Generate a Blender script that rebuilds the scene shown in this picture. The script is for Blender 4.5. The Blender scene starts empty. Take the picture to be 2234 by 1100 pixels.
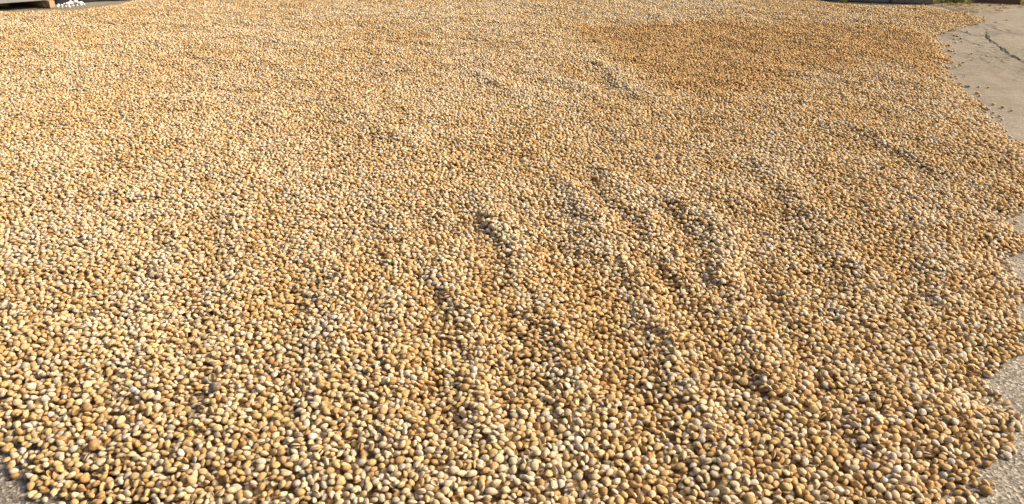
import bpy, bmesh, math, random
import numpy as np
from mathutils import Vector, Matrix

rng = np.random.default_rng(11)
random.seed(5)
R = math.radians
scene = bpy.context.scene
col = scene.collection

# ------------------------------------------------------------------ camera
CAM_H, PITCH, FPX, PW, PH = 1.30, R(25.5), 1720.0, 2234.0, 1100.0
cam_data = bpy.data.cameras.new('camera')
cam = bpy.data.objects.new('camera', cam_data)
col.objects.link(cam)
cam.location = (0, 0, CAM_H)
cam.rotation_euler = (R(90) - PITCH, 0, 0)
cam_data.sensor_fit = 'HORIZONTAL'
cam_data.sensor_width = 36.0
cam_data.lens = 36.0 * FPX / PW
cam_data.clip_start = 0.05
cam_data.clip_end = 500
scene.camera = cam

# ------------------------------------------------------------------ sky, sun, exposure
SUN_AZ, SUN_EL = R(8), R(33)          # azimuth from +X towards +Y
sdir = Vector((math.cos(SUN_EL) * math.cos(SUN_AZ), math.cos(SUN_EL) * math.sin(SUN_AZ), math.sin(SUN_EL)))
world = bpy.data.worlds.new('World')
scene.world = world
world.use_nodes = True
wn = world.node_tree
sky = wn.nodes.new('ShaderNodeTexSky')
sky.sky_type = 'NISHITA'
sky.sun_disc = False
sky.sun_elevation = SUN_EL
sky.sun_rotation = R(90) - SUN_AZ
sky.dust_density = 9.0
sky.air_density = 0.7
sky.ozone_density = 0.4
bg = wn.nodes['Background']
bg.inputs['Strength'].default_value = 0.15
wn.links.new(sky.outputs[0], bg.inputs['Color'])
sun_l = bpy.data.lights.new('sun', 'SUN')
sun_l.energy = 3.5
sun_l.angle = R(0.55)
sun_l.color = (1.0, 0.880, 0.655)
sun = bpy.data.objects.new('sun', sun_l)
col.objects.link(sun)
sun.rotation_euler = sdir.to_track_quat('Z', 'Y').to_euler()
sun.location = sdir * 30
vs = scene.view_settings
vs.view_transform = 'Standard'
vs.look = 'None'
vs.gamma = 1.0
vs.exposure = 0.40
scene.cycles.diffuse_bounces = 8
vs.use_curve_mapping = False

# ------------------------------------------------------------------ helpers
SP, CP = math.sin(PITCH), math.cos(PITCH)
def ground(px, py, z=0.0):
    """a pixel of the photograph to the point of the level z it shows"""
    u, v = (px - PW / 2) / FPX, (py - PH / 2) / FPX
    d = (CAM_H - z) / (SP + v * CP)
    return (u * d, d * (CP - v * SP), z)

def tag(o, label=None, cat=None, group=None, kind=None):
    if label: o['label'] = label
    if cat: o['category'] = cat
    if group: o['group'] = group
    if kind: o['kind'] = kind
    return o

def link_mesh(name, me, mat=None, parent=None):
    o = bpy.data.objects.new(name, me)
    col.objects.link(o)
    if mat and not me.materials: me.materials.append(mat)
    if parent: o.parent = parent
    return o

def pydata(name, v, f, mat=None, smooth=False):
    me = bpy.data.meshes.new(name)
    me.from_pydata(v, [], f)
    if smooth: me.polygons.foreach_set('use_smooth', [True] * len(me.polygons))
    if mat: me.materials.append(mat)
    me.update()
    return me

def empty(name, loc, rz=0):
    o = bpy.data.objects.new(name, None)
    col.objects.link(o)
    o.location = loc
    o.rotation_euler = (0, 0, rz)
    o.empty_display_size = 0.1
    return o

def new_mat(name, rough=0.8):
    m = bpy.data.materials.new(name)
    m.use_nodes = True
    nt = m.node_tree
    b = nt.nodes['Principled BSDF']
    b.inputs['Roughness'].default_value = rough
    return m, nt, b

def N(nt, t, **kw):
    n = nt.nodes.new(t)
    for k, v in kw.items(): setattr(n, k, v)
    return n

def noise_tex(nt, vec, scale, detail=4, rough=0.55, dim='3D'):
    n = N(nt, 'ShaderNodeTexNoise')
    n.inputs['Scale'].default_value = scale
    n.inputs['Detail'].default_value = detail
    n.inputs['Roughness'].default_value = rough
    if vec is not None: nt.links.new(vec, n.inputs['Vector'])
    return n

def ramp(nt, fac, stops):
    n = N(nt, 'ShaderNodeValToRGB')
    cr = n.color_ramp
    while len(cr.elements) < len(stops): cr.elements.new(0.5)
    for e, (p, c) in zip(cr.elements, stops):
        e.position = p
        e.color = c if len(c) == 4 else (*c, 1)
    nt.links.new(fac, n.inputs[0])
    return n

def mix(nt, fac, a, b, mode='MIX'):
    n = N(nt, 'ShaderNodeMix', data_type='RGBA', blend_type=mode)
    for s, x in ((n.inputs[0], fac), (n.inputs[6], a), (n.inputs[7], b)):
        if isinstance(x, (int, float)): s.default_value = x
        elif isinstance(x, tuple): s.default_value = x if len(x) == 4 else (*x, 1)
        else: nt.links.new(x, s)
    return n.outputs[2]

def bump(nt, h, b, strength=0.5, dist=0.002, prev=None):
    n = N(nt, 'ShaderNodeBump')
    n.inputs['Strength'].default_value = strength
    n.inputs['Distance'].default_value = dist
    nt.links.new(h, n.inputs['Height'])
    if prev: nt.links.new(prev, n.inputs['Normal'])
    if b: nt.links.new(n.outputs[0], b.inputs['Normal'])
    return n.outputs[0]

def lattice(seed, n=512):
    return np.random.default_rng(seed).random((n, n)).astype(np.float32) * 2 - 1
def vnoise(x, y, scale, seed):
    """smooth value noise in -1..1, feature size = scale metres"""
    L = lattice(seed, 256)
    gx, gy = x / scale + 97.3, y / scale + 53.1
    ix, iy = np.floor(gx).astype(int), np.floor(gy).astype(int)
    fx, fy = gx - ix, gy - iy
    fx, fy = fx * fx * (3 - 2 * fx), fy * fy * (3 - 2 * fy)
    ix, iy, jx, jy = ix % 256, iy % 256, (ix + 1) % 256, (iy + 1) % 256
    return (L[iy, ix] * (1 - fx) + L[iy, jx] * fx) * (1 - fy) + (L[jy, ix] * (1 - fx) + L[jy, jx] * fx) * fy

def seg_dist(X, Y, pts, signed=False):
    """distance to a polyline; the sign tells the side"""
    best = np.full(X.shape, 1e9, np.float32)
    sgn = np.zeros(X.shape, np.float32)
    tt = np.zeros(X.shape, np.float32)
    n = len(pts) - 1
    for k in range(n):
        ax, ay = pts[k][:2]; bx, by = pts[k + 1][:2]
        dx, dy = bx - ax, by - ay
        l2 = dx * dx + dy * dy + 1e-12
        t = np.clip(((X - ax) * dx + (Y - ay) * dy) / l2, 0, 1)
        d = np.hypot(X - ax - t * dx, Y - ay - t * dy)
        m = d < best
        best[m] = d[m]
        sgn[m] = np.sign(dx * (Y - ay) - dy * (X - ax))[m]
        tt[m] = ((k + t) / n)[m]
    return best, sgn, tt

def inside(X, Y, poly):
    r = np.zeros(X.shape, bool)
    n = len(poly)
    for k in range(n):
        x1, y1 = poly[k][:2]; x2, y2 = poly[(k + 1) % n][:2]
        if y1 == y2: continue
        c = ((y1 > Y) != (y2 > Y)) & (X < (x2 - x1) * (Y - y1) / (y2 - y1) + x1)
        r ^= c
    return r

# ------------------------------------------------------------------ materials
def concrete_material():
    m, nt, b = new_mat('worn_concrete', 0.85)
    tc = N(nt, 'ShaderNodeTexCoord').outputs['Object']
    sep = N(nt, 'ShaderNodeSeparateXYZ'); nt.links.new(tc, sep.inputs[0])
    big = noise_tex(nt, tc, 1.1, 5, 0.6)
    med = noise_tex(nt, tc, 9, 6, 0.65)
    fine = noise_tex(nt, tc, 110, 5, 0.8)
    # chips of exposed aggregate
    vo = N(nt, 'ShaderNodeTexVoronoi'); vo.inputs['Scale'].default_value = 150
    nt.links.new(tc, vo.inputs['Vector'])
    vo2 = N(nt, 'ShaderNodeTexVoronoi'); vo2.inputs['Scale'].default_value = 420
    nt.links.new(tc, vo2.inputs['Vector'])
    sc_ = N(nt, 'ShaderNodeSeparateColor'); nt.links.new(vo.outputs['Color'], sc_.inputs[0])
    chips = ramp(nt, sc_.outputs[0], [(0.0, (0.075, 0.065, 0.053)), (0.35, (0.17, 0.148, 0.118)), (0.72, (0.26, 0.227, 0.18)), (1.0, (0.48, 0.425, 0.34))]).outputs[0]
    base = ramp(nt, big.outputs[0], [(0.3, (0.165, 0.136, 0.096)), (0.55, (0.222, 0.185, 0.134)), (0.75, (0.27, 0.229, 0.171))]).outputs[0]
    medr = ramp(nt, med.outputs[0], [(0.3, (0.78, 0.77, 0.75)), (0.6, (1.0, 1.0, 1.0)), (0.8, (1.1, 1.09, 1.06))]).outputs[0]
    base = mix(nt, 1.0, base, medr, 'MULTIPLY')
    fr = ramp(nt, fine.outputs[0], [(0.36, (0.62, 0.60, 0.57)), (0.5, (1, 1, 1)), (0.66, (1.32, 1.3, 1.25))]).outputs[0]
    base = mix(nt, 0.8, base, fr, 'MULTIPLY')
    # the near part of the yard is worn down to its aggregate
    wear = N(nt, 'ShaderNodeMapRange'); wear.inputs[1].default_value = 5.2; wear.inputs[2].default_value = 2.6
    wear.inputs[3].default_value = 0.12; wear.inputs[4].default_value = 0.9
    nt.links.new(sep.outputs[1], wear.inputs[0])
    wn_ = N(nt, 'ShaderNodeMath', operation='MULTIPLY_ADD'); nt.links.new(med.outputs[0], wn_.inputs[0])
    wn_.inputs[1].default_value = 0.8; wn_.inputs[2].default_value = -0.4
    wadd = N(nt, 'ShaderNodeMath', operation='ADD', use_clamp=True)
    nt.links.new(wear.outputs[0], wadd.inputs[0]); nt.links.new(wn_.outputs[0], wadd.inputs[1])
    colr = mix(nt, wadd.outputs[0], base, chips)
    # old stains
    st = noise_tex(nt, tc, 3.2, 6, 0.7)
    sr = ramp(nt, st.outputs[0], [(0.38, (0.45, 0.43, 0.41)), (0.47, (1, 1, 1)), (1, (1, 1, 1))]).outputs[0]
    colr = mix(nt, 0.55, colr, sr, 'MULTIPLY')
    nt.links.new(colr, b.inputs['Base Color'])
    n1 = bump(nt, vo.outputs['Distance'], None, 0.55, 0.004)
    n2 = bump(nt, fine.outputs[0], None, 0.5, 0.003, n1)
    bump(nt, med.outputs[0], b, 0.5, 0.01, n2)
    return m

def pit_material():
    m, nt, b = new_mat('apricot_pit_shell', 0.72)
    at = N(nt, 'ShaderNodeAttribute', attribute_type='INSTANCER', attribute_name='pit_color')
    gr = N(nt, 'ShaderNodeAttribute', attribute_type='GEOMETRY', attribute_name='groove')
    tc = N(nt, 'ShaderNodeTexCoord').outputs['Object']
    sd = N(nt, 'ShaderNodeVectorMath', operation='MULTIPLY_ADD')
    nt.links.new(at.outputs['Color'], sd.inputs[0]); sd.inputs[1].default_value = (91, 77, 63)
    nt.links.new(tc, sd.inputs[2])
    v = sd.outputs[0]
    n1 = noise_tex(nt, v, 2.6, 4, 0.6)
    n2 = noise_tex(nt, v, 14, 4, 0.7)
    r1 = ramp(nt, n1.outputs[0], [(0.3, (0.70, 0.66, 0.60)), (0.5, (1, 1, 1)), (0.72, (1.18, 1.2, 1.24))]).outputs[0]
    r2 = ramp(nt, n2.outputs[0], [(0.28, (0.60, 0.55, 0.48)), (0.45, (1, 1, 1)), (0.8, (1.1, 1.1, 1.1))]).outputs[0]
    nd = noise_tex(nt, v, 1.7, 5, 0.65)
    dm = ramp(nt, nd.outputs[0], [(0.50, (0, 0, 0)), (0.68, (0.5, 0.5, 0.5))]).outputs[0]
    dusty = mix(nt, dm, at.outputs['Color'], (0.56, 0.475, 0.35))
    c = mix(nt, 0.8, dusty, r1, 'MULTIPLY')
    c = mix(nt, 0.6, c, r2, 'MULTIPLY')
    c = mix(nt, gr.outputs['Fac'], c, mix(nt, 1.0, c, (0.40, 0.29, 0.17), 'MULTIPLY'))
    nt.links.new(c, b.inputs['Base Color'])
    b.inputs['Specular IOR Level'].default_value = 0.18
    b.inputs['Roughness'].default_value = 0.85
    a = bump(nt, n2.outputs[0], b, 0.35, 0.03)
    return m

def plain(name, c1, c2, scale, rough=0.8, bstr=0.4, bdist=0.004, spec=0.3):
    m, nt, b = new_mat(name, rough)
    tc = N(nt, 'ShaderNodeTexCoord').outputs['Object']
    n = noise_tex(nt, tc, scale, 6, 0.65)
    c = ramp(nt, n.outputs[0], [(0.3, c1), (0.7, c2)]).outputs[0]
    nt.links.new(c, b.inputs['Base Color'])
    b.inputs['Specular IOR Level'].default_value = spec
    bump(nt, n.outputs[0], b, bstr, bdist)
    return m

def wood_material(name, c1, c2):
    m, nt, b = new_mat(name, 0.8)
    tc = N(nt, 'ShaderNodeTexCoord').outputs['Object']
    mp = N(nt, 'ShaderNodeMapping'); mp.inputs['Scale'].default_value = (2, 40, 40)
    nt.links.new(tc, mp.inputs[0])
    n = noise_tex(nt, mp.outputs[0], 2.2, 6, 0.65)
    c = ramp(nt, n.outputs[0], [(0.3, c1), (0.68, c2)]).outputs[0]
    nt.links.new(c, b.inputs['Base Color'])
    bump(nt, n.outputs[0], b, 0.4, 0.003)
    return m

def leaf_material(name, c1, c2):
    m, nt, b = new_mat(name, 0.6)
    oi = N(nt, 'ShaderNodeTexCoord').outputs['Object']
    n = noise_tex(nt, oi, 23, 3, 0.6)
    c = ramp(nt, n.outputs[0], [(0.35, c1), (0.65, c2)]).outputs[0]
    nt.links.new(c, b.inputs['Base Color'])
    tr = N(nt, 'ShaderNodeBsdfTranslucent'); nt.links.new(c, tr.inputs[0])
    ms = N(nt, 'ShaderNodeMixShader'); ms.inputs[0].default_value = 0.3
    nt.links.new(b.outputs[0], ms.inputs[1]); nt.links.new(tr.outputs[0], ms.inputs[2])
    nt.links.new(ms.outputs[0], nt.nodes['Material Output'].inputs[0])
    return m

M_CONC = concrete_material()
M_PIT = pit_material()
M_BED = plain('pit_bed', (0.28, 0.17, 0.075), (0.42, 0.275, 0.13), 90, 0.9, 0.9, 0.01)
M_STEEL = plain('weathered_grey_steel', (0.26, 0.26, 0.26), (0.36, 0.355, 0.34), 6, 0.55, 0.15, 0.002, 0.5)
M_WOOD = wood_material('pale_timber', (0.30, 0.19, 0.10), (0.50, 0.35, 0.20))
M_OLDWOOD = wood_material('brown_timber', (0.09, 0.05, 0.032), (0.19, 0.11, 0.07))
M_WHITE = plain('white_plaster', (0.74, 0.73, 0.70), (0.86, 0.85, 0.82), 40, 0.85, 0.6, 0.01)
M_BLACK = plain('black_plastic', (0.008, 0.008, 0.01), (0.016, 0.016, 0.019), 12, 0.6, 0.3, 0.004)
M_KERB = plain('grey_kerb_concrete', (0.13, 0.12, 0.105), (0.24, 0.225, 0.20), 18, 0.9, 0.6, 0.006)
M_SOIL = plain('bare_soil', (0.13, 0.095, 0.06), (0.30, 0.24, 0.165), 11, 0.95, 1.0, 0.02)
M_LEAF = leaf_material('shrub_leaf', (0.035, 0.07, 0.022), (0.09, 0.15, 0.045))
M_STEM = plain('shrub_stem', (0.10, 0.075, 0.05), (0.18, 0.14, 0.09), 30)
M_GRASS = leaf_material('dry_grass', (0.16, 0.17, 0.045), (0.38, 0.33, 0.11))
M_LITTER = leaf_material('dry_leaf_litter', (0.16, 0.10, 0.05), (0.42, 0.32, 0.15))

# ------------------------------------------------------------------ ground with its crack and slab step
crack_px = [(2153, 68), (2151, 77), (2155, 84), (2163, 91), (2172, 95), (2180, 101), (2186, 106), (2195, 112), (2203, 118), (2215, 124), (2226, 131), (2240, 139), (2262, 150), (2300, 168)]
crack = [ground(*p) for p in crack_px]
step_px = [(2153, 68), (2172, 67), (2200, 70), (2222, 72), (2245, 75), (2300, 80)]
step = [ground(*p) for p in step_px]
def axis(fine0, fine1, st, lo, hi):
    a = list(np.arange(fine0, fine1, st))
    x, s = fine0, st
    left = []
    while x > lo:
        s *= 1.35; x -= s; left.append(x)
    x, s = a[-1], st
    right = []
    while x < hi:
        s *= 1.35; x += s; right.append(x)
    return np.array(left[::-1] + a + right)
gx = axis(3.55, 4.85, 0.005, -90, 90)
gy = axis(5.5, 7.6, 0.006, -60, 160)
GX, GY = np.meshgrid(gx, gy)
GX = GX.astype(np.float32); GY = GY.astype(np.float32)
cd, _, ct = seg_dist(GX, GY, crack)
wob = vnoise(GX, GY, 0.03, 31) * 0.006 + vnoise(GX, GY, 0.09, 32) * 0.008
cw = 0.0034 * np.clip(0.35 + 1.6 * np.minimum(ct * 3, 1) - 0.5 * ct, 0.3, 1.2)
GZ = -0.010 * np.clip(1.7 - 1.2 * np.abs(cd - 0.004 + 1.5 * wob) / cw, 0, 1)
slab = [*crack, *step[::-1]]
ins = inside(GX + 1.5 * wob, GY + 1.5 * wob, slab)
GZ += np.where(ins, 0.005, 0.0)
GZ += vnoise(GX, GY, 0.6, 33) * 0.003
spn = vnoise(GX, GY, 0.16, 36) + 0.6 * vnoise(GX, GY, 0.05, 37) + 0.4 * vnoise(GX, GY, 0.025, 38) - 0.9 * (np.minimum(cd, 0.5) - 0.12) * 2
GZ -= 0.005 * np.clip((spn - 0.15) * 6, 0, 1) * (~ins)
fy_ = np.clip((GY - 2.0) / 2, 0, 1) * np.clip((9 - GY) / 2, 0, 1) * (GX > 3.5)
GZ += fy_ * (vnoise(GX, GY, 0.05, 34) * 0.0016 + vnoise(GX, GY, 0.02, 35) * 0.0012)
GZ = np.where(np.hypot(GX, GY) > 14, 0, GZ) - 0.004
ny, nx = GX.shape
idx = np.arange(ny * nx).reshape(ny, nx)
gv = np.stack([GX.ravel(), GY.ravel(), GZ.ravel()], 1)
gf = np.stack([idx[:-1, :-1].ravel(), idx[:-1, 1:].ravel(), idx[1:, 1:].ravel(), idx[1:, :-1].ravel()], 1)
gme = pydata('concrete_ground', gv.tolist(), gf.tolist(), M_CONC, True)
ground_o = link_mesh('concrete_ground', gme)
tag(ground_o, 'worn beige grey concrete yard with a jagged crack under the pits', 'ground', kind='structure')

# ------------------------------------------------------------------ the spread of pits: outline and relief
out_px = [(-900, 76), (-300, 46), (0, 33), (40, 31), (80, 30), (125, 28), (165, 26), (195, 21), (225, 17), (250, 13), (300, 2), (600, -30), (1000, -42), (1500, -28), (1720, -6), (1815, 8), (1860, 11), (1925, 15), (1965, 15), (2010, 14), (2060, 22), (2105, 32), (2152, 42), (2135, 52), (2100, 60), (2060, 70), (2052, 79), (2036, 86), (2040, 95), (2052, 104), (2055, 112),
          (2070, 122), (2078, 134), (2062, 142), (2058, 152), (2068, 164), (2078, 182), (2092, 194), (2112, 212), (2138, 228), (2152, 246), (2166, 270), (2178, 296), (2196, 308), (2240, 320), (2285, 350), (2300, 400), (2270, 440), (2222, 470), (2212, 488), (2240, 515), (2232, 540),
          (2196, 566), (2190, 590), (2222, 606), (2250, 640), (2222, 684), (2246, 730), (2222, 775), (2190, 796), (2164, 826), (2154, 862), (2176, 885), (2192, 912), (2202, 978), (2176, 1018), (2142, 1044), (2128, 1082), (2088, 1094), (2070, 1150), (1950, 1220), (1500, 1260), (900, 1250), (400, 1210), (160, 1140), (96, 1102), (66, 1080), (30, 1060), (2, 1038), (-18, 1010), (-80, 966), (-260, 900), (-600, 820), (-1000, 700)]
OUT = [ground(*p) for p in out_px]
ridges = [  # crest in pixels, height, half width
    ([(1030, 415), (1085, 478), (1120, 540), (1175, 640), (1230, 760), (1270, 900), (1310, 1090)], 0.028, 0.060),
    ([(1195, 375), (1262, 436), (1300, 520), (1360, 620), (1430, 740), (1480, 850), (1500, 900)], 0.034, 0.065),
    ([(1270, 345), (1330, 405), (1395, 480), (1450, 570), (1520, 680), (1590, 800), (1650, 960)], 0.028, 0.060),
    ([(1395, 425), (1475, 452), (1548, 508), (1580, 600), (1625, 720), (1690, 850), (1740, 1000)], 0.034, 0.065),
    ([(1630, 345), (1735, 425), (1820, 540), (1870, 650), (1930, 780)], 0.026, 0.075),
    ([(1470, 850), (1535, 920), (1560, 1020), (1580, 1120)], 0.030, 0.050),
    ([(1880, 900), (1945, 985), (1970, 1090)], 0.030, 0.055),
    ([(800, 420), (845, 520), (850, 640), (835, 760), (850, 900), (880, 1040)], 0.020, 0.060),
    ([(930, 540), (1000, 700), (1040, 850), (1060, 1000)], 0.024, 0.060),
    ([(1285, 128), (1350, 180), (1420, 225)], 0.040, 0.090),
    ([(1010, 150), (1090, 190), (1180, 220)], 0.026, 0.080),
    ([(1150, 150), (1260, 185), (1330, 230)], 0.024, 0.080),
    ([(1600, 130), (1720, 165), (1850, 180)], 0.030, 0.090),
    ([(1480, 60), (1600, 95), (1700, 120)], 0.026, 0.090),
    ([(500, 420), (520, 560), (500, 700), (470, 860), (440, 1020)], 0.017, 0.065),
    ([(360, 540), (335, 700), (290, 860), (230, 1000)], 0.015, 0.065),
    ([(740, 560), (735, 760), (700, 920), (680, 1080)], 0.016, 0.060),
    ([(1120, 620), (1150, 780), (1170, 940), (1180, 1080)], 0.018, 0.055),
    ([(640, 380), (680, 520), (690, 660), (670, 820)], 0.012, 0.060),
    ([(250, 640), (420, 660), (560, 690)], 0.010, 0.060),
    ([(1690, 560), (1760, 700), (1830, 860)], 0.020, 0.060),
    ([(2000, 470), (2060, 600), (2080, 740)], 0.018, 0.070),
    ([(1850, 280), (1950, 330), (2080, 400)], 0.024, 0.070),
    ([(770, 240), (830, 290), (920, 330)], 0.020, 0.080),
    ([(300, 90), (380, 110), (480, 140)], 0.022, 0.080),
]
X0, X1, Y0, Y1 = -7.2, 6.6, 0.75, 11.8
CS = 0.02
cxs, cys = np.arange(X0, X1 + CS, CS), np.arange(Y0, Y1 + CS, CS)
CX, CY = np.meshgrid(cxs, cys)
CX = CX.astype(np.float32); CY = CY.astype(np.float32)
wx = CX + vnoise(CX, CY, 0.09, 3) * 0.03 + vnoise(CX, CY, 0.3, 4) * 0.03
wy = CY + vnoise(CX, CY, 0.09, 5) * 0.03 + vnoise(CX, CY, 0.3, 6) * 0.03
od, _, _ = seg_dist(wx, wy, [*OUT, OUT[0]])
oin = inside(wx, wy, OUT)
D = np.where(oin, od, -od)
thick = 0.062 + 0.010 * vnoise(CX, CY, 1.1, 7)
Dp = np.maximum(D, 0)
rise = 1 - np.exp(-Dp / 0.13)
rise *= 1 - 0.55 * np.clip((CY - 8.0) / 0.9, 0, 1) * np.exp(-Dp / 0.9)
H = thick * rise
rel = 0.007 * vnoise(CX, CY, 0.45, 8) + 0.006 * vnoise(CX, CY, 0.17, 9) + 0.0035 * vnoise(CX, CY, 0.08, 10)
far_amp = np.clip((CY - 2.5) / 4, 0, 1)
rel += 0.0035 * vnoise(CX, CY, 0.05, 14) + far_amp * 0.010 * vnoise(CX, CY, 0.12, 20)
rel += far_amp * (0.009 * vnoise(CX, CY, 0.32, 12) + 0.012 * np.clip(vnoise(CX * 0.6 - CY * 0.4, CX * 0.5 + CY, 0.26, 13), 0.2, 1))
RAKED = np.zeros_like(H)           # + where bleached pits were pushed up, - where the unbleached ones below were laid bare
for pts, a, w in ridges:
    P = [ground(x, y, 0.05) for x, y in pts]
    jx = CX + 0.045 * vnoise(CX, CY, 0.22, 15) + 0.02 * vnoise(CX, CY, 0.07, 18); jy = CY + 0.045 * vnoise(CX, CY, 0.22, 16) + 0.02 * vnoise(CX, CY, 0.07, 19)
    d, s, t = seg_dist(jx, jy, P)
    ends = np.clip(t / 0.12, 0.25, 1) * np.clip((1 - t) / 0.14, 0.0, 1)
    amp = 0.92 * a * (1 - 0.3 * np.clip((CY - 4.5) / 2, 0, 1)) * ends * (0.9 + 0.45 * vnoise(CX, CY, 0.15, 17))
    ww = np.where(s > 0, w * 1.35, w * 0.95)         # right-hand side gentler
    RAKED += ends * min(1, a / 0.028) * (1.2 * np.exp(-((d * s + 0.03) / (1.3 * w)) ** 2) - 0.75 * np.exp(-((d - 2.2 * w) / (1.0 * w)) ** 2))
    rel += amp * (1.15 * np.exp(-(d / ww) ** 2) - 0.45 * np.exp(-(d / (2.3 * w)) ** 2))
H = np.maximum(H + rel * rise, 0.0) * oin

# fine height map
G = 0.004
NX, NY = int((X1 - X0) / G), int((Y1 - Y0) / G)
def up(field):
    fx = np.clip((np.arange(NX) + 0.5) * G / CS, 0, len(cxs) - 1.001)
    fy = np.clip((np.arange(NY) + 0.5) * G / CS, 0, len(cys) - 1.001)
    ix, iy = fx.astype(int), fy.astype(int)
    ax, ay = (fx - ix).astype(np.float32), (fy - iy).astype(np.float32)
    A = field.astype(np.float32)
    rows = A[:, ix] * (1 - ax) + A[:, ix + 1] * ax
    return rows[iy] * (1 - ay)[:, None] + rows[iy + 1] * ay[:, None]
def coarse(field, x, y):
    return field[np.clip(((y - Y0) / CS).astype(int), 0, field.shape[0] - 1), np.clip(((x - X0) / CS).astype(int), 0, field.shape[1] - 1)]
CORE = np.maximum(H - 0.022, 0.0)
HM = up(CORE)
OWN = np.full(HM.shape, -1, np.int32)

# ------------------------------------------------------------------ drop the pits one layer of a batch at a time
KR = 4
off = np.arange(-KR, KR + 1)
OI, OJ = [a.ravel() for a in np.meshgrid(off, off, indexing='ij')]
def rand_rot(n):
    yaw = rng.uniform(0, 2 * np.pi, n)
    pitch = rng.normal(0, R(19), n)
    roll = rng.normal(0, R(26), n)
    e = rng.random(n) < 0.22
    roll = np.where(e, rng.choice([-1, 1], n) * R(75) + rng.normal(0, R(20), n), roll)
    roll = roll + np.where(rng.random(n) < 0.5, np.pi, 0)
    return euler_mat(roll, pitch, yaw)
def euler_mat(rx, ry, rz):
    cx, sx, cy, sy, cz, sz = np.cos(rx), np.sin(rx), np.cos(ry), np.sin(ry), np.cos(rz), np.sin(rz)
    M = np.empty((len(rx), 3, 3))
    M[:, 0, 0] = cy * cz; M[:, 0, 1] = sx * sy * cz - cx * sz; M[:, 0, 2] = cx * sy * cz + sx * sz
    M[:, 1, 0] = cy * sz; M[:, 1, 1] = sx * sy * sz + cx * cz; M[:, 1, 2] = cx * sy * sz - sx * cz
    M[:, 2, 0] = -sy; M[:, 2, 1] = sx * cy; M[:, 2, 2] = cx * cy
    return M
def mat_euler(M):
    return np.stack([np.arctan2(M[:, 2, 1], M[:, 2, 2]), -np.arcsin(np.clip(M[:, 2, 0], -1, 1)), np.arctan2(M[:, 1, 0], M[:, 0, 0])], 1)

def shell(x, y, M, ax):
    """lower and upper surface of each pit over the cells round it"""
    ci, cj = ((y - Y0) / G).astype(int), ((x - X0) / G).astype(int)
    I, J = ci[:, None] + OI, cj[:, None] + OJ
    dx = (J + 0.5) * G + X0 - x[:, None]
    dy = (I + 0.5) * G + Y0 - y[:, None]
    A = np.einsum('nik,nk,njk->nij', M, 1.0 / ax ** 2, M)
    a33 = A[:, 2, 2][:, None]
    q = A[:, 0, 2][:, None] * dx + A[:, 1, 2][:, None] * dy
    c = A[:, 0, 0][:, None] * dx * dx + 2 * A[:, 0, 1][:, None] * dx * dy + A[:, 1, 1][:, None] * dy * dy - 1
    disc = q * q - a33 * c
    ok = disc > 0
    s = np.sqrt(np.maximum(disc, 0))
    return I, J, ok, (-q - s) / a33, (-q + s) / a33

PX, PY, PZ, PM, PA, PL = [], [], [], [], [], []
count = 0
BL = 0.050
def drop(x, y, ax, layer, cand=6, jit=0.008, limit=None):
    global count
    n = len(x)
    best = np.full(n, 1e9); bx, by = x.copy(), y.copy(); bM = np.zeros((n, 3, 3))
    for k in range(cand):
        tx, ty = x + rng.uniform(-jit, jit, n), y + rng.uniform(-jit, jit, n)
        M = rand_rot(n)
        I, J, ok, lo, hi = shell(tx, ty, M, ax)
        h = HM[I, J]
        z = np.where(ok, h - lo, -1).max(1)
        m = z < best
        best[m] = z[m]; bx[m] = tx[m]; by[m] = ty[m]; bM[m] = M[m]
    z = best - 0.0022
    z = np.maximum(z, 0.004)
    if limit is not None:
        tgt = np.maximum(coarse(H, bx, by), 0.011) - 0.0045
        acc = z < tgt + limit
        bx, by, z, bM, ax = bx[acc], by[acc], z[acc], bM[acc], ax[acc]
        n = len(bx)
    I, J, ok, lo, hi = shell(bx, by, bM, ax)
    top = np.where(ok, hi + z[:, None], -1)
    cur = HM[I, J]
    win = top > cur
    HM[I[win], J[win]] = top[win]
    ids = np.broadcast_to(np.arange(count, count + n)[:, None], I.shape)
    OWN[I[win], J[win]] = ids[win]
    PX.append(bx); PY.append(by); PZ.append(z); PM.append(bM); PA.append(ax); PL.append(np.full(n, layer))
    count += n
def sizes(n):
    L = np.clip(rng.normal(0.0216, 0.0029, n), 0.0145, 0.0295)
    return np.stack([L / 2, L / 2 * np.clip(rng.normal(0.765, 0.055, n), 0.62, 0.93), L / 2 * np.clip(rng.normal(0.525, 0.055, n), 0.40, 0.70)], 1)

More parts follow.
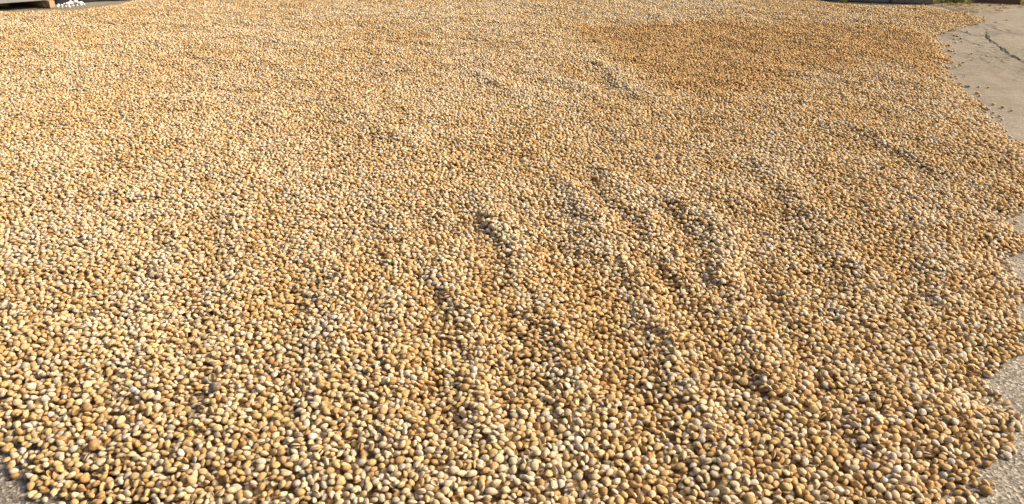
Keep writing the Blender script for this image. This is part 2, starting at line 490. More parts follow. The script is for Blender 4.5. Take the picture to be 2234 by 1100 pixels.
VIEW = lambda x, y: np.abs(x) < 0.65 * (y * CP + CAM_H * SP) + 0.9
BATCHES = 19
for layer in range(BATCHES):
    la = rng.uniform(0, np.pi)
    ox, oy = rng.uniform(0, BL, 2)
    ar = np.arange(-10.5, 10.5, BL)
    bx_, by_ = np.meshgrid(ar + ox, ar + oy)
    x = bx_.ravel() * np.cos(la) - by_.ravel() * np.sin(la) + (X0 + X1) / 2
    y = bx_.ravel() * np.sin(la) + by_.ravel() * np.cos(la) + (Y0 + Y1) / 2
    ib = (x > X0 + 0.1) & (x < X1 - 0.1) & (y > Y0 + 0.1) & (y < Y1 - 0.1)
    x, y = x[ib], y[ib]
    d = coarse(D, x, y) + rng.normal(0, 0.008, len(x))
    keep = (d > (-0.004 if layer < 15 else -0.004 - rng.exponential(0.022, len(x)) * (rng.random(len(x)) < 0.3))) & VIEW(x, y)
    # thin rim: fewer pits drop there; far away and behind the frame fewer layers
    keep &= rng.random(len(x)) < np.clip(0.4 + d / 0.08, 0, 1)
    if layer < 6: keep &= y < 7.0
    if layer < 3: keep &= y < 5.0
    x, y = x[keep], y[keep]
    drop(x, y, sizes(len(x)), layer, 4 if layer < 6 else 8, 0.009 if layer < 6 else 0.012, 0.0025 + 0.0002 * max(0, layer - 8))

# loose pits on the bare concrete, read off the photograph
loose_px = [(2050 + a / 12.14, 60 + b / 12.14) for a, b in [(380, 225), (470, 238), (385, 318), (555, 308), (420, 405), (110, 445), (180, 490), (240, 497), (80, 555), (240, 620), (300, 635), (390, 625), (400, 695), (790, 845), (630, 945), (540, 1010), (415, 1070)]]
loose_px += [(2050 + a / 9.168, 140 + b / 9.168) for a, b in [(310, 80), (135, 75), (195, 75), (165, 145), (237, 212), (500, 248), (350, 295), (200, 295), (262, 358), (435, 455), (525, 445), (570, 460), (975, 475), (755, 590), (800, 638), (775, 725), (1260, 876), (1445, 935), (975, 915), (1065, 985), (1195, 1052)]]
loose_px += [(2110, 70), (2098, 92), (2120, 118), (2084, 168), (2135, 190), (2112, 222), (2168, 228), (2148, 262), (2186, 262), (2204, 300)]
loose_px += [(2173, 49), (2196, 45), (2216, 486), (2193, 580), (2207, 580), (2213, 556), (82, 1086), (2175, 873), (2228, 330), (2130, 1086)]
n_heap = count
lp = np.array([ground(*p)[:2] for p in loose_px])
for k in range(len(lp)):                       # one by one, flat on the floor
    a = sizes(1) * 1.1
    drop(lp[k:k + 1, 0].copy(), lp[k:k + 1, 1].copy(), a, BATCHES, 8, 0.002)
# a few larger shrivelled fruit stones on top of the spread
special = [((474, 862), 'grey', 0.031), ((200, 962), 'brown', 0.030), ((190, 885), 'brown', 0.026), ((1440, 350), 'pale', 0.030)]
n_loose = count
for (p, c, L) in special:
    g = ground(p[0], p[1], 0.055)
    drop(np.array([g[0]]), np.array([g[1]]), np.array([[L / 2, L / 2 * 0.9, L / 2 * 0.8]]), BATCHES, 8, 0.004)

PX, PY, PZ, PL = map(np.concatenate, (PX, PY, PZ, PL)); PM = np.concatenate(PM); PA = np.concatenate(PA)
ROT = mat_euler(PM)

# ------------------------------------------------------------------ pit colours
golden_px = [(1230, 70), (1300, 66), (1600, 62), (1800, 66), (2000, 80), (2070, 130), (2050, 165), (1900, 158), (1800, 168), (1740, 178), (1700, 205), (1560, 218), (1460, 205), (1400, 170), (1330, 122), (1260, 95)]
GOLD = [ground(*p) for p in golden_px]
gd, _, _ = seg_dist(PX, PY, [*GOLD, GOLD[0]])
gin = np.where(inside(PX, PY, GOLD), gd, -gd) + 0.14 * vnoise(PX, PY, 0.35, 21)
goldness = 1 / (1 + np.exp(-gin / 0.045))
strip_px = [(1480, 0), (1700, 40), (2120, 45), (2040, 90), (1700, 60)]
pale = 0.48 + 0.26 * vnoise(PX, PY, 0.75, 22) + 0.20 * vnoise(PX, PY, 0.2, 23) + 0.12 * np.clip((PY - 3) / 4, 0, 1) - 0.05 * np.clip(PX / 3, -1, 1) * (PY < 4)
pale -= 0.28 / (1 + np.exp(-(PX - 2.2) / 0.3)) / (1 + np.exp(-(PY - 7.3) / 0.2)) + 0.2 / (1 + np.exp((PX + 2.6) / 0.3)) / (1 + np.exp(-(PY - 7.9) / 0.2))
pale += 0.24 * np.clip(coarse(RAKED, PX, PY), -1.0, 1.0) + 0.16 * np.exp(-((PX - 1.6) / 1.3) ** 2) * np.clip((PY - 7.6) / 0.6, 0, 1) + 0.10 * np.exp(-((PY - 5.0) / 0.7) ** 2) * (PX > 0)
pale += 0.012 * (PL - 10)
pale = pale * (1 - goldness) + 0.03 * goldness
n = len(PX)
u = rng.random(n)
fam = np.where(u < pale, np.where(rng.random(n) < 0.68, 0, 3), np.where(rng.random(n) < 0.82 - 0.32 * goldness, 1, 2))   # 0 cream 1 golden 2 amber 3 greyish
fam[n_loose:] = [3, 2, 2, 0]
bases = np.array([[0.575, 0.468, 0.305], [0.495, 0.328, 0.140], [0.39, 0.215, 0.073], [0.52, 0.455, 0.365]])
COL = bases[fam]
t = rng.normal(0, 1, (n, 1))
COL = COL * np.exp(0.10 * t)
COL *= np.exp(rng.normal(0, 1, (n, 1)) * np.array([[0.015, -0.005, -0.09]]))
blend = rng.random((n, 1)) ** 1.5 * 0.5
COL = COL * (1 - blend) + np.array([[0.565, 0.395, 0.185]]) * blend
COL[n_loose] = (0.20, 0.155, 0.115); COL[n_loose + 1] = (0.33, 0.185, 0.075); COL[n_loose + 2] = (0.30, 0.165, 0.065)
COL = np.clip(COL, 0.03, 0.8)

# ------------------------------------------------------------------ pit meshes (unit: half length, half width, half thickness = 1)
def angles():
    a = [0, .11, .24, .36, .50, .75, 1.1, 1.57, 2.05, 2.55, math.pi]
    return a + [2 * math.pi - x for x in a[-2:0:-1]]
def pit_shape(seed):
    rs = np.random.default_rng(seed)
    ts = [-1, -.96, -.86, -.68, -.42, -.12, .18, .46, .70, .87, .965, 1.0]
    ph = angles()
    asym = rs.uniform(0.06, 0.20); tip = rs.uniform(0.16, 0.34)
    kr = rs.uniform(0.7, 1.25)
    lob = rs.normal(0, 1, (6, 4))
    vs_, gr = [], []
    rings = []
    for t in ts[1:-1]:
        env = (1 - t * t) ** 0.5
        env *= (1 - asym * t)
        if t > 0.25: env *= 1 - tip * ((t - 0.25) / 0.75) ** 1.4 * 1.5
        ring = []
        for p in ph:
            c, s = math.cos(p), math.sin(p)
            y = math.copysign(abs(c) ** 0.98, c)
            z = math.copysign(abs(s) ** 1.22, s)
            q = min(p, 2 * math.pi - p)
            k = 0.09 * math.exp(-(q / 0.085) ** 2) - 0.12 * math.exp(-((q - 0.23) / 0.105) ** 2) + 0.035 * math.exp(-((q - 0.40) / 0.10) ** 2)
            r = 1 + kr * k * min(1, env * 1.4)
            w = sum(a * math.sin(b * 2.2 + t * (2 + 2 * abs(d)) + p * round(1 + abs(e) * 1.3)) for a, b, d, e in lob) * 0.021
            r += w
            ring.append(len(vs_))
            vs_.append((t, y * env * r, z * env * r))
            gr.append(min(1, max(0, 1 - abs(q - 0.24) / 0.17) * 1.3))
        rings.append(ring)
    a0 = len(vs_); vs_.append((-1.0, 0, 0)); gr.append(0.3)
    a1 = len(vs_); vs_.append((1.0 + tip * 0.4, 0, 0)); gr.append(0.2)
    fs = []
    m = len(ph)
    for i in range(len(rings) - 1):
        for j in range(m):
            fs.append((rings[i][j], rings[i][(j + 1) % m], rings[i + 1][(j + 1) % m], rings[i + 1][j]))
    for j in range(m):
        fs.append((a0, rings[0][(j + 1) % m], rings[0][j]))
        fs.append((a1, rings[-1][j], rings[-1][(j + 1) % m]))
    return np.array(vs_), fs, gr

def finish(name, v, f, g):
    me = pydata(name, [tuple(map(float, p)) for p in v], f, M_PIT, True)
    bm = bmesh.new(); bm.from_mesh(me); bmesh.ops.recalc_face_normals(bm, faces=bm.faces); bm.to_mesh(me); bm.free()
    at = me.attributes.new('groove', 'FLOAT', 'POINT')
    at.data.foreach_set('value', [float(x) for x in g])
    return me

def half_shape(seed, tilt=0.0, sign=1, base=None):
    """one hollow half of a shell: outer skin, rim, inner skin"""
    rs = np.random.default_rng(seed)
    nu, nr = 18, 5
    vs_, gr, fs = [], [], []
    for layer, (k, dz) in enumerate(((1.0, 0.0), (0.84, 0.06))):
        for i in range(nr + 1):
            th = math.pi / 2 * i / nr
            for j in range(nu):
                p = 2 * math.pi * j / nu
                rr = math.cos(th) * k * (1 + 0.03 * math.sin(2 * p + seed) + 0.03 * math.sin(3 * p + 2 * seed))
                x = rr * math.cos(p) * (1 + 0.10 * max(0, math.cos(p)) ** 6)
                vs_.append((x, rr * math.sin(p), -sign * (math.sin(th) * k * 0.98) ))
                gr.append(0.0 if layer == 0 else 0.35)
    st = (nr + 1) * nu
    for L in (0, 1):
        for i in range(nr):
            for j in range(nu):
                a, b = L * st + i * nu + j, L * st + i * nu + (j + 1) % nu
                fs.append((a, b, b + nu, a + nu))
    for j in range(nu):
        fs.append((j, (j + 1) % nu, st + (j + 1) % nu, st + j))
    v = np.array(vs_)
    if tilt:
        ca, sa = math.cos(tilt), math.sin(tilt)
        y, z = v[:, 1] + 1, v[:, 2]
        v[:, 1], v[:, 2] = y * ca - z * sa - 1, y * sa + z * ca
    return v, fs, gr

MESHES = []
for k in range(6):
    MESHES.append(finish('apricot_pit', *pit_shape(40 + k)))
MESHES.append(finish('half_pit_shell', *half_shape(3)))                       # 6
v1, f1, g1 = half_shape(5, -0.16, 1); v2, f2, g2 = half_shape(6, 0.16, -1)
v1 = v1 * (1, 1, 0.9); v2 = v2 * (1, 1, 0.9)
MESHES.append(finish('split_pit', np.concatenate([v1, v2]), f1 + [tuple(i + len(v1) for i in q) for q in f2], g1 + g2))   # 7
def wrinkled(seed):
    bm = bmesh.new()
    bmesh.ops.create_icosphere(bm, subdivisions=4, radius=1)
    rs = np.random.default_rng(seed)
    K = rs.normal(0, 1, (9, 3)); F = rs.uniform(2, 7, 9); P = rs.uniform(0, 6, 9)
    for v in bm.verts:
        p = np.array(v.co)
        d = sum(math.sin(f * float(p @ (k / np.linalg.norm(k))) + q) / f for k, f, q in zip(K, F, P))
        v.co *= 1 + 0.085 * d
    me = bpy.data.meshes.new('wrinkled'); bm.to_mesh(me); bm.free()
    v = np.array([tuple(q.co) for q in me.vertices]); f = [tuple(q.vertices) for q in me.polygons]
    return v, f, [0.0] * len(v)
MESHES.append(finish('shrivelled_apricot', *wrinkled(8)))                     # 8
KIND = rng.integers(0, 6, n)
r_ = rng.random(n)
KIND[r_ < 0.032] = 6
KIND[(r_ > 0.032) & (r_ < 0.075)] = 7
KIND[n_loose:] = 8

# ------------------------------------------------------------------ which pits are things of their own: the loose ones and the largest in view
own_cells = np.bincount(OWN[OWN >= 0], minlength=n)
foot = np.pi * PA[:, 0] * PA[:, 1] / (G * G)
free = own_cells / foot
dz = CAM_H - PZ
depth = PY * CP + dz * SP
uu = PX / depth * FPX + PW / 2
vv = (dz * CP - PY * SP) / depth * FPX + PH / 2
inview = (uu > 6) & (uu < PW - 6) & (vv > 4) & (vv < PH - 8)
score = np.where(inview & (free > 0.62), PA[:, 0] * PA[:, 1] / depth ** 2, 0)
score[n_heap:] = 0
order = np.argsort(-score)
N_NEAR = 246
near = order[:N_NEAR]
near = near[score[near] > 0]
single = np.concatenate([near, np.arange(n_heap, n)])

COLOR_WORD = {0: ['pale cream', 'chalky cream', 'light cream'], 1: ['golden tan', 'honey coloured', 'ochre'], 2: ['amber brown', 'toffee brown'], 3: ['dusty grey beige', 'ashen beige']}
KIND_NAME = {6: 'half_pit_shell', 7: 'split_pit', 8: 'shrivelled_apricot'}
front_left = np.hypot(PX - ground(60, 1060)[0], PY - ground(60, 1060)[1])
front_right = np.hypot(PX - ground(2130, 1050)[0], PY - ground(2130, 1050)[1])
protos = {}
def color_word(i):
    cw = COLOR_WORD[int(fam[i])]
    q = COL[i].sum() / bases[fam[i]].sum()
    return cw[0] if abs(q - 1) < 0.08 else (cw[1] if q < 1 else cw[-1])
def size_word(i):
    L = PA[i, 0] * 2
    return 'small' if L < 0.0206 else ('large' if L > 0.0245 else '')
def form_word(i):
    q = PA[i, 1] / PA[i, 0]
    return 'slender' if q < 0.72 else ('roundish' if q > 0.82 else 'oval')
def neighbours(i):
    """the pits that touch this one and show on the surface, nearest first"""
    m = np.nonzero((np.abs(PX - PX[i]) < 0.04) & (np.abs(PY - PY[i]) < 0.04) & (free > 0.55))[0]
    m = m[m != i]
    return m[np.argsort(np.hypot(PX[m] - PX[i], PY[m] - PY[i]))]
taken = {}
def describe(i):
    k = int(KIND[i])
    up_ = abs(PM[i, 2, 2]); lie = abs(PM[i, 2, 0])
    pose = 'tipped on end' if lie > 0.6 else ('on its edge' if up_ < 0.55 else ('lying tilted' if up_ < 0.86 else 'lying flat'))
    what = {6: 'half shell', 7: 'split pit'}.get(k, 'pit')
    head = ' '.join(w for w in (size_word(i), color_word(i), form_word(i), what) if w)
    if i >= n_heap:
        cds = seg_dist(PX[i:i + 1], PY[i:i + 1], [*OUT, OUT[0]])[0][0]
        if PY[i] < 3:
            where = 'alone on bare concrete at the front corner' if PX[i] < 0 else 'on rough concrete by the right front rim'
        elif PY[i] < 4.2: where = 'on concrete in a notch of the rim'
        elif seg_dist(PX[i:i + 1], PY[i:i + 1], crack)[0][0] < 0.42: where = 'loose on concrete near the cracked slab'
        elif cds > 0.22: where = 'strayed far off the spread onto concrete'
        elif cds > 0.10: where = 'loose on concrete a hand from the spread'
        else: where = 'loose on concrete just off the spread'
        m = [q for q in neighbours(i) if q >= n_heap]
        lab = f'{head} {where}'
        if lab in taken and m: lab = f'{head} loose on concrete beside a {color_word(m[0])} {form_word(m[0])} one'
        taken[lab] = 1
        return lab
    if front_left[i] < 0.24: where = 'at the front corner'
    elif front_right[i] < 0.30: where = 'at the right front rim'
    elif D_at[i] < 0.12: where = 'on the sloping rim'
    else: where = 'on the spread'
    lab = f'{head} {pose} {where}'
    if lab in taken or where == 'on the spread':
        for q in neighbours(i)[:5]:
            lab = f'{head} {pose} beside a ' + ' '.join(w for w in (size_word(q), color_word(q), form_word(q)) if w) + ' one'
            if len(lab.split()) > 16: lab = f'{head} {pose} beside a {color_word(q)} one'
            if lab not in taken: break
    taken[lab] = 1
    return lab
D_at = coarse(D, PX, PY)
sp_label = ['dark grey brown shrivelled round apricot lying among the paler pits', 'large smooth brown dried apricot lying on cream pits',
            'brown wrinkled dried apricot beside pale pits near the front corner', 'large pale wrinkled dried apricot on a raked ridge']
# make sure a half shell and a split pit are among the single ones
for kk in (6, 7):
    if not (KIND[near] == kk).any(): KIND[near[3 + kk]] = kk
KIND[n_heap + len(loose_px) - 3] = 6
for i in single:
    k = int(KIND[i])
    me = MESHES[k]
    o = bpy.data.objects.new(KIND_NAME.get(k, 'apricot_pit'), me)
    col.objects.link(o)
    o.location = (PX[i], PY[i], PZ[i])
    o.rotation_euler = ROT[i]
    o.scale = PA[i]
    o['pit_color'] = [float(c) for c in COL[i]] + [1.0]
    if k == 8: lab, cat, grp = sp_label[i - n_loose], 'dried apricot', 'shrivelled apricots among the pits'
    else:
        lab = describe(i)
        cat = 'apricot pit'
        grp = 'loose pits on the bare concrete' if i >= n_heap else 'apricot pits at the front of the spread'
    tag(o, lab, cat, grp)
    protos.setdefault(k, o)

# ------------------------------------------------------------------ all the other pits: one spread, packed bed below and a pit on every point
rest = np.ones(n, bool); rest[single] = False
rest &= ~((own_cells < 3) & (PL < BATCHES - 4))
ri = np.nonzero(rest)[0]
st_ = 2
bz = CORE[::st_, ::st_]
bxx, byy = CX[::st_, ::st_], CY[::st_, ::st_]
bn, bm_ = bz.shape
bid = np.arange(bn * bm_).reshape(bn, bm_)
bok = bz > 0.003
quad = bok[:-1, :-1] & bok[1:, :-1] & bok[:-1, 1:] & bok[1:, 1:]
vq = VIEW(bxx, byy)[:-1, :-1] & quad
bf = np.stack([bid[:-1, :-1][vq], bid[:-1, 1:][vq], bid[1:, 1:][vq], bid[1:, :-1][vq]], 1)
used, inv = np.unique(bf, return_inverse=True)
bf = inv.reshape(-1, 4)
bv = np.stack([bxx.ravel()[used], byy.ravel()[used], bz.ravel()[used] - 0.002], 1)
nb = len(bv)
allv = np.concatenate([bv, np.stack([PX[ri], PY[ri], PZ[ri]], 1)])
me = bpy.data.meshes.new('apricot_pit_spread')
me.from_pydata(allv.tolist(), [], bf.tolist())
me.materials.append(M_BED)
me.polygons.foreach_set('use_smooth', [True] * len(me.polygons))
def put(name, typ, prop, arr):
    a = me.attributes.new(name, typ, 'POINT')
    a.data.foreach_set(prop, np.ascontiguousarray(arr).ravel())
pad = lambda arr, w: np.concatenate([np.zeros((nb, w), np.float32), arr[ri].reshape(len(ri), w).astype(np.float32)])
put('pit_rotation', 'FLOAT_VECTOR', 'vector', pad(ROT, 3))
put('pit_size', 'FLOAT_VECTOR', 'vector', pad(PA, 3))
put('pit_color', 'FLOAT_COLOR', 'color', pad(np.concatenate([COL, np.ones((n, 1))], 1), 4))
KIND[(KIND == 8)] = 0
put('pit_kind', 'INT', 'value', np.concatenate([np.zeros(nb, np.int32), KIND[ri].astype(np.int32)]))
put('is_pit', 'BOOLEAN', 'value', np.concatenate([np.zeros(nb, bool), np.ones(len(ri), bool)]))
spread = link_mesh('apricot_pit_spread', me)
tag(spread, 'broad raked spread of sun dried apricot pits covering the concrete yard', 'apricot pits', kind='stuff')

ng = bpy.data.node_groups.new('scatter_pits', 'GeometryNodeTree')
ng.interface.new_socket('Geometry', in_out='INPUT', socket_type='NodeSocketGeometry')
ng.interface.new_socket('Geometry', in_out='OUTPUT', socket_type='NodeSocketGeometry')
gi, go = N(ng, 'NodeGroupInput'), N(ng, 'NodeGroupOutput')
def named(name, typ):
    a = N(ng, 'GeometryNodeInputNamedAttribute', data_type=typ)
    a.inputs['Name'].default_value = name
    return a.outputs['Attribute']
isp = named('is_pit', 'BOOLEAN')
kind = named('pit_kind', 'INT')
join = N(ng, 'GeometryNodeJoinGeometry')
dele = N(ng, 'GeometryNodeDeleteGeometry', domain='POINT')
ng.links.new(gi.outputs[0], dele.inputs['Geometry'])
ng.links.new(isp, dele.inputs['Selection'])
ng.links.new(dele.outputs[0], join.inputs[0])
for k in range(8):
    oi = N(ng, 'GeometryNodeObjectInfo', transform_space='ORIGINAL')
    if k not in protos: protos[k] = protos[0 if k < 6 else 7]
    oi.inputs['Object'].default_value = protos[k]
    oi.inputs['As Instance'].default_value = True
    cmp_ = N(ng, 'FunctionNodeCompare', data_type='INT', operation='EQUAL')
    ng.links.new(kind, cmp_.inputs[2]); cmp_.inputs[3].default_value = k
    both = N(ng, 'FunctionNodeBooleanMath', operation='AND')
    ng.links.new(cmp_.outputs[0], both.inputs[0]); ng.links.new(isp, both.inputs[1])
    ip = N(ng, 'GeometryNodeInstanceOnPoints')
    ng.links.new(gi.outputs[0], ip.inputs['Points'])
    ng.links.new(both.outputs[0], ip.inputs['Selection'])
    ng.links.new(oi.outputs['Geometry'], ip.inputs['Instance'])
    ng.links.new(named('pit_rotation', 'FLOAT_VECTOR'), ip.inputs['Rotation'])
    ng.links.new(named('pit_size', 'FLOAT_VECTOR'), ip.inputs['Scale'])
    ng.links.new(ip.outputs[0], join.inputs[0])
ng.links.new(join.outputs[0], go.inputs[0])
md = spread.modifiers.new('scatter_pits', 'NODES')
md.node_group = ng

# ------------------------------------------------------------------ background, left: platform on timbers, white rubble
def box_mesh(name, sx, sy, sz, mat, bev=0.004, jitter=0.0):
    bm = bmesh.new()
    bmesh.ops.create_cube(bm, size=1)
    for v in bm.verts: v.co = Vector((v.co.x * sx, v.co.y * sy, v.co.z * sz + sz / 2))
    if jitter:
        for v in bm.verts: v.co += Vector([random.uniform(-jitter, jitter) for _ in range(3)])
    bmesh.ops.bevel(bm, geom=bm.edges[:], offset=bev, segments=2, affect='EDGES')
    m2 = bpy.data.meshes.new(name); bm.to_mesh(m2); bm.free()
    m2.materials.append(mat)
    return m2

pa, pb = Vector(ground(0, 8.5, 0.075)), Vector(ground(110, 0.5, 0.075))
pdir = (pb - pa); pdir.z = 0; pdir.normalize()
pn = Vector((-pdir.y, pdir.x, 0))                       # away from the camera
pang = math.atan2(pdir.y, pdir.x)
plat = empty('metal_platform', pa + pdir * (0.5 - 1.7) + pn * 0.62, pang)
plat.location.z = 0.075
tag(plat, 'low grey metal platform raised on timbers beyond the spread of pits', 'platform')
LEN = 3.4
o = link_mesh('deck', box_mesh('deck', LEN, 1.16, 0.05, M_STEEL)); o.parent = plat; o.location = (0, 0, 0.20)
for yy in (-0.6, 0.6):
    o = link_mesh('side_rail', box_mesh('side_rail', LEN, 0.035, 0.27, M_STEEL)); o.parent = plat; o.location = (0, yy, 0.0)
for xx in (-LEN / 2 - 0.02, LEN / 2 + 0.02):
    o = link_mesh('end_rail', box_mesh('end_rail', 0.035, 1.235, 0.268, M_STEEL)); o.parent = plat; o.location = (xx, 0, 0.001)
for k, xx in enumerate((-1.2, -0.6, 0.0, 0.6, 1.2)):
    o = link_mesh('cross_member', box_mesh('cross_member', 0.05, 1.16, 0.12, M_STEEL)); o.parent = plat; o.location = (xx, 0, 0.078)

def timber(px, L, w, h, ang, label, notch=False):
    g = ground(*px)
    bm = bmesh.new()
    d = L
    xs = [0, 0.012, 0.05, d * 0.3, d * 0.6, d]
    prof = [(-w / 2, 0), (w / 2, 0), (w / 2, h), (-w / 2, h)]
    rings = []
    for i, x in enumerate(xs):
        jj = 0.0015
        sh = 0.35 if notch and i < 2 else 1.0
        rings.append([bm.verts.new((x, a * (0.97 if i == 0 else 1) + random.uniform(-jj, jj), b * sh + random.uniform(0, jj))) for a, b in prof])
    for a, b in zip(rings, rings[1:]):
        for j in range(4): bm.faces.new((a[j], a[(j + 1) % 4], b[(j + 1) % 4], b[j]))
    bm.faces.new(rings[0][::-1]); bm.faces.new(rings[-1])
    bmesh.ops.recalc_face_normals(bm, faces=bm.faces)
    bmesh.ops.bevel(bm, geom=[e for e in bm.edges if abs(e.verts[0].co.x - e.verts[1].co.x) > 1e-4], offset=0.003, segments=2, affect='EDGES')
    m2 = bpy.data.meshes.new('timber_block'); bm.to_mesh(m2); bm.free(); m2.materials.append(M_WOOD)
    o = link_mesh('timber_block', m2)
    o.location = (g[0], g[1], 0.0)
    o.rotation_euler = (0, 0, ang)
    return tag(o, label, 'timber', 'timbers under the metal platform')
ta = R(142)
timber((116, 17.5), 1.3, 0.055, 0.075, ta, 'sawn pale timber under the platform, end next to the white rubble')
timber((104, 16.5), 1.3, 0.050, 0.066, ta + 0.02, 'sawn pale timber with notched end, second from the white rubble', True)
timber((20, 14.0), 1.2, 0.050, 0.045, ta + 0.95, 'thin pale timber lying in shadow under the metal platform')

# crumpled black sheeting behind the rubble
ba, bb = Vector(ground(112, 9.5)), Vector(ground(262, 1.0))
bdir = (bb - ba).normalized(); bnn = Vector((-bdir.y, bdir.x, 0)); bl = (bb - ba).length + 0.5
bm = bmesh.new()
nu, nv = 44, 20
gridv = []
for iu in range(nu):
    row = []
    for iv in range(nv):
        a, c = iu / (nu - 1), iv / (nv - 1)
        x, y = a * bl, c * 0.7
        e = min(1, min(c, 1 - c) * 7) * min(1, min(a, 1 - a) * 9 + 0.0)
        z = 0.16 * e * (0.7 + 0.5 * float(vnoise(np.array([x]), np.array([y]), 0.22, 81)[0]) + 0.3 * float(vnoise(np.array([x]), np.array([y * 0.5]), 0.07, 82)[0]))
        yy = y + 0.025 * float(vnoise(np.array([x]), np.array([z + c]), 0.1, 83)[0])
        row.append(bm.verts.new(ba + bdir * x + bnn * yy + Vector((0, 0, max(z, 0) + 0.002))))
    gridv.append(row)
for iu in range(nu - 1):
    for iv in range(nv - 1):
        bm.faces.new((gridv[iu][iv], gridv[iu + 1][iv], gridv[iu + 1][iv + 1], gridv[iu][iv + 1]))
m2 = bpy.data.meshes.new('black_sheeting'); bm.to_mesh(m2); bm.free()
m2.polygons.foreach_set('use_smooth', [True] * len(m2.polygons))
m2.materials.append(M_BLACK)
tag(link_mesh('black_sheeting', m2), 'crumpled black sheeting lying on concrete behind the white rubble', 'sheeting')

def chunk(seed, s, flat=0.7):
    rs = np.random.default_rng(seed)
    bm = bmesh.new()
    bmesh.ops.create_icosphere(bm, subdivisions=2, radius=1)
    for _ in range(9):
        nrm = Vector(rs.normal(0, 1, 3)).normalized(); dcut = rs.uniform(0.55, 0.85)
        for v in bm.verts:
            k = v.co.dot(nrm)
            if k > dcut: v.co -= nrm * (k - dcut)
    for v in bm.verts: v.co = Vector((v.co.x * s, v.co.y * s * rs.uniform(0.85, 1), v.co.z * s * flat)) 
    zmin = min(v.co.z for v in bm.verts)
    for v in bm.verts: v.co.z -= zmin
    m2 = bpy.data.meshes.new('white_rubble_chunk'); bm.to_mesh(m2); bm.free(); m2.materials.append(M_WHITE)
    return m2
rub = [(167, 9.5, .036, 0), (156, 10.5, .032, 0), (174, 10, .030, 0), (148, 12, .026, 0), (179, 9.5, .026, 0), (163, 9, .032, .046), (170, 8.7, .028, .046), (141, 12, .018, 0), (151, 14.5, .017, 0), (136, 13.5, .016, 0), (128, 14, .020, 0), (126, 17, .018, 0), (144, 15.5, .015, 0), (160, 14, .016, 0), (169, 13.5, .015, 0), (178, 12.5, .014, 0), (136, 17, .013, 0), (153, 17, .013, 0), (184, 11, .012, 0)]
for k, (x, y, s, z) in enumerate(rub):
    g = ground(x, y)
    o = link_mesh('white_rubble_chunk', chunk(60 + k, s))
    o.location = (g[0], g[1], z)
    o.rotation_euler = (0, 0, k * 1.3)
    if z: lab = 'white plaster chunk resting on top of the rubble heap beside the timbers'
    elif s >= 0.026: lab = 'large white plaster chunk in the rubble heap beside the timbers'
    elif x < 130: lab = 'white plaster lump on concrete right against the timber end'
    else: lab = 'small white plaster crumb strewn on concrete before the rubble heap'
    tag(o, lab, 'rubble', 'white rubble beside the timbers')

# ------------------------------------------------------------------ background, right: kerb, shrubs, dry grass, old board, soil and litter
soil_px = [(2034, 12), (2060, 16), (2080, 24), (2110, 27), (2150, 27), (2190, 23), (2225, 18), (2300, 14), (2420, 2), (2420, -30), (2100, -30), (1990, 2)]
sp_ = [ground(*p) for p in soil_px]
sc0 = np.mean(np.array(sp_), 0)
bm = bmesh.new()
ctr = bm.verts.new((sc0[0], sc0[1], 0.006))
ringv = []
for i in range(len(sp_)):
    a, b = Vector(sp_[i]), Vector(sp_[(i + 1) % len(sp_)])
    for k in range(6):
        p = a.lerp(b, k / 6)
        p += Vector((random.uniform(-.03, .03), random.uniform(-.03, .03), 0)); p.z = -0.010
        q = p.lerp(Vector(sc0), 0.06); q.z = 0.004
        ringv.append((bm.verts.new(p), bm.verts.new(q)))
for i in range(len(ringv)):
    (a, c), (b, d) = ringv[i], ringv[(i + 1) % len(ringv)]
    bm.faces.new((a, b, d, c)); bm.faces.new((c, d, ctr))
bmesh.ops.recalc_face_normals(bm, faces=bm.faces)
sm = bpy.data.meshes.new('soil'); bm.to_mesh(sm); bm.free(); sm.materials.append(M_SOIL)
so = link_mesh('soil', sm); tag(so, 'bare brown soil patch at the far edge of the concrete', 'soil', kind='structure')

ka, kb = Vector(ground(1760, 0.0)), Vector(ground(2036, 10.5))
kdir = (kb - ka).normalized(); kang = math.atan2(kdir.y, kdir.x)
kn = Vector((-kdir.y, kdir.x, 0))
kl = (kb - ka).length
nk = 3
for k in range(nk):
    mk = box_mesh('kerb_stone', kl / nk - 0.012, 0.10, 0.085 - 0.004 * k, M_KERB, 0.008, 0.004)
    o = link_mesh('kerb_stone', mk)
    p = ka + kdir * (kl * (k + 0.5) / nk) + kn * 0.055
    o.location = (p.x, p.y, -0.003); o.rotation_euler = (0, 0, kang + random.uniform(-.01, .01))
    tag(o, ['grey concrete kerb stone, end of the row hidden behind the pits', 'grey concrete kerb stone, middle of the row before the shrubs', 'grey concrete kerb stone ending at the soil patch'][k], 'kerb', 'kerb stones before the shrubs')

bed = pydata('planting_bed', [tuple(ka + kn * 0.10 + kdir * -1.2 + Vector((0, 0, .05))), tuple(kb + kn * 0.10 + kdir * 0.0 + Vector((0, 0, .05))), tuple(kb + kn * 1.6 + Vector((0, 0, .07))), tuple(ka + kn * 1.6 + kdir * -1.2 + Vector((0, 0, .07)))], [(0, 1, 2, 3)], M_SOIL)
tag(link_mesh('planting_bed', bed), 'dark soil bed under the shrubs behind the kerb', 'soil', kind='structure')

def tube(bm, pts, r0, r1, seg=5):
    prev = None
    for i, p in enumerate(pts):
        d = (pts[min(i + 1, len(pts) - 1)] - pts[max(i - 1, 0)]).normalized()
        a = d.orthogonal().normalized(); b = d.cross(a)
        r = r0 + (r1 - r0) * i / (len(pts) - 1)
        ring = [bm.verts.new(p + a * r * math.cos(6.2832 * j / seg) + b * r * math.sin(6.2832 * j / seg)) for j in range(seg)]
        if prev:
            for j in range(seg): bm.faces.new((prev[j], prev[(j + 1) % seg], ring[(j + 1) % seg], ring[j]))
        prev = ring

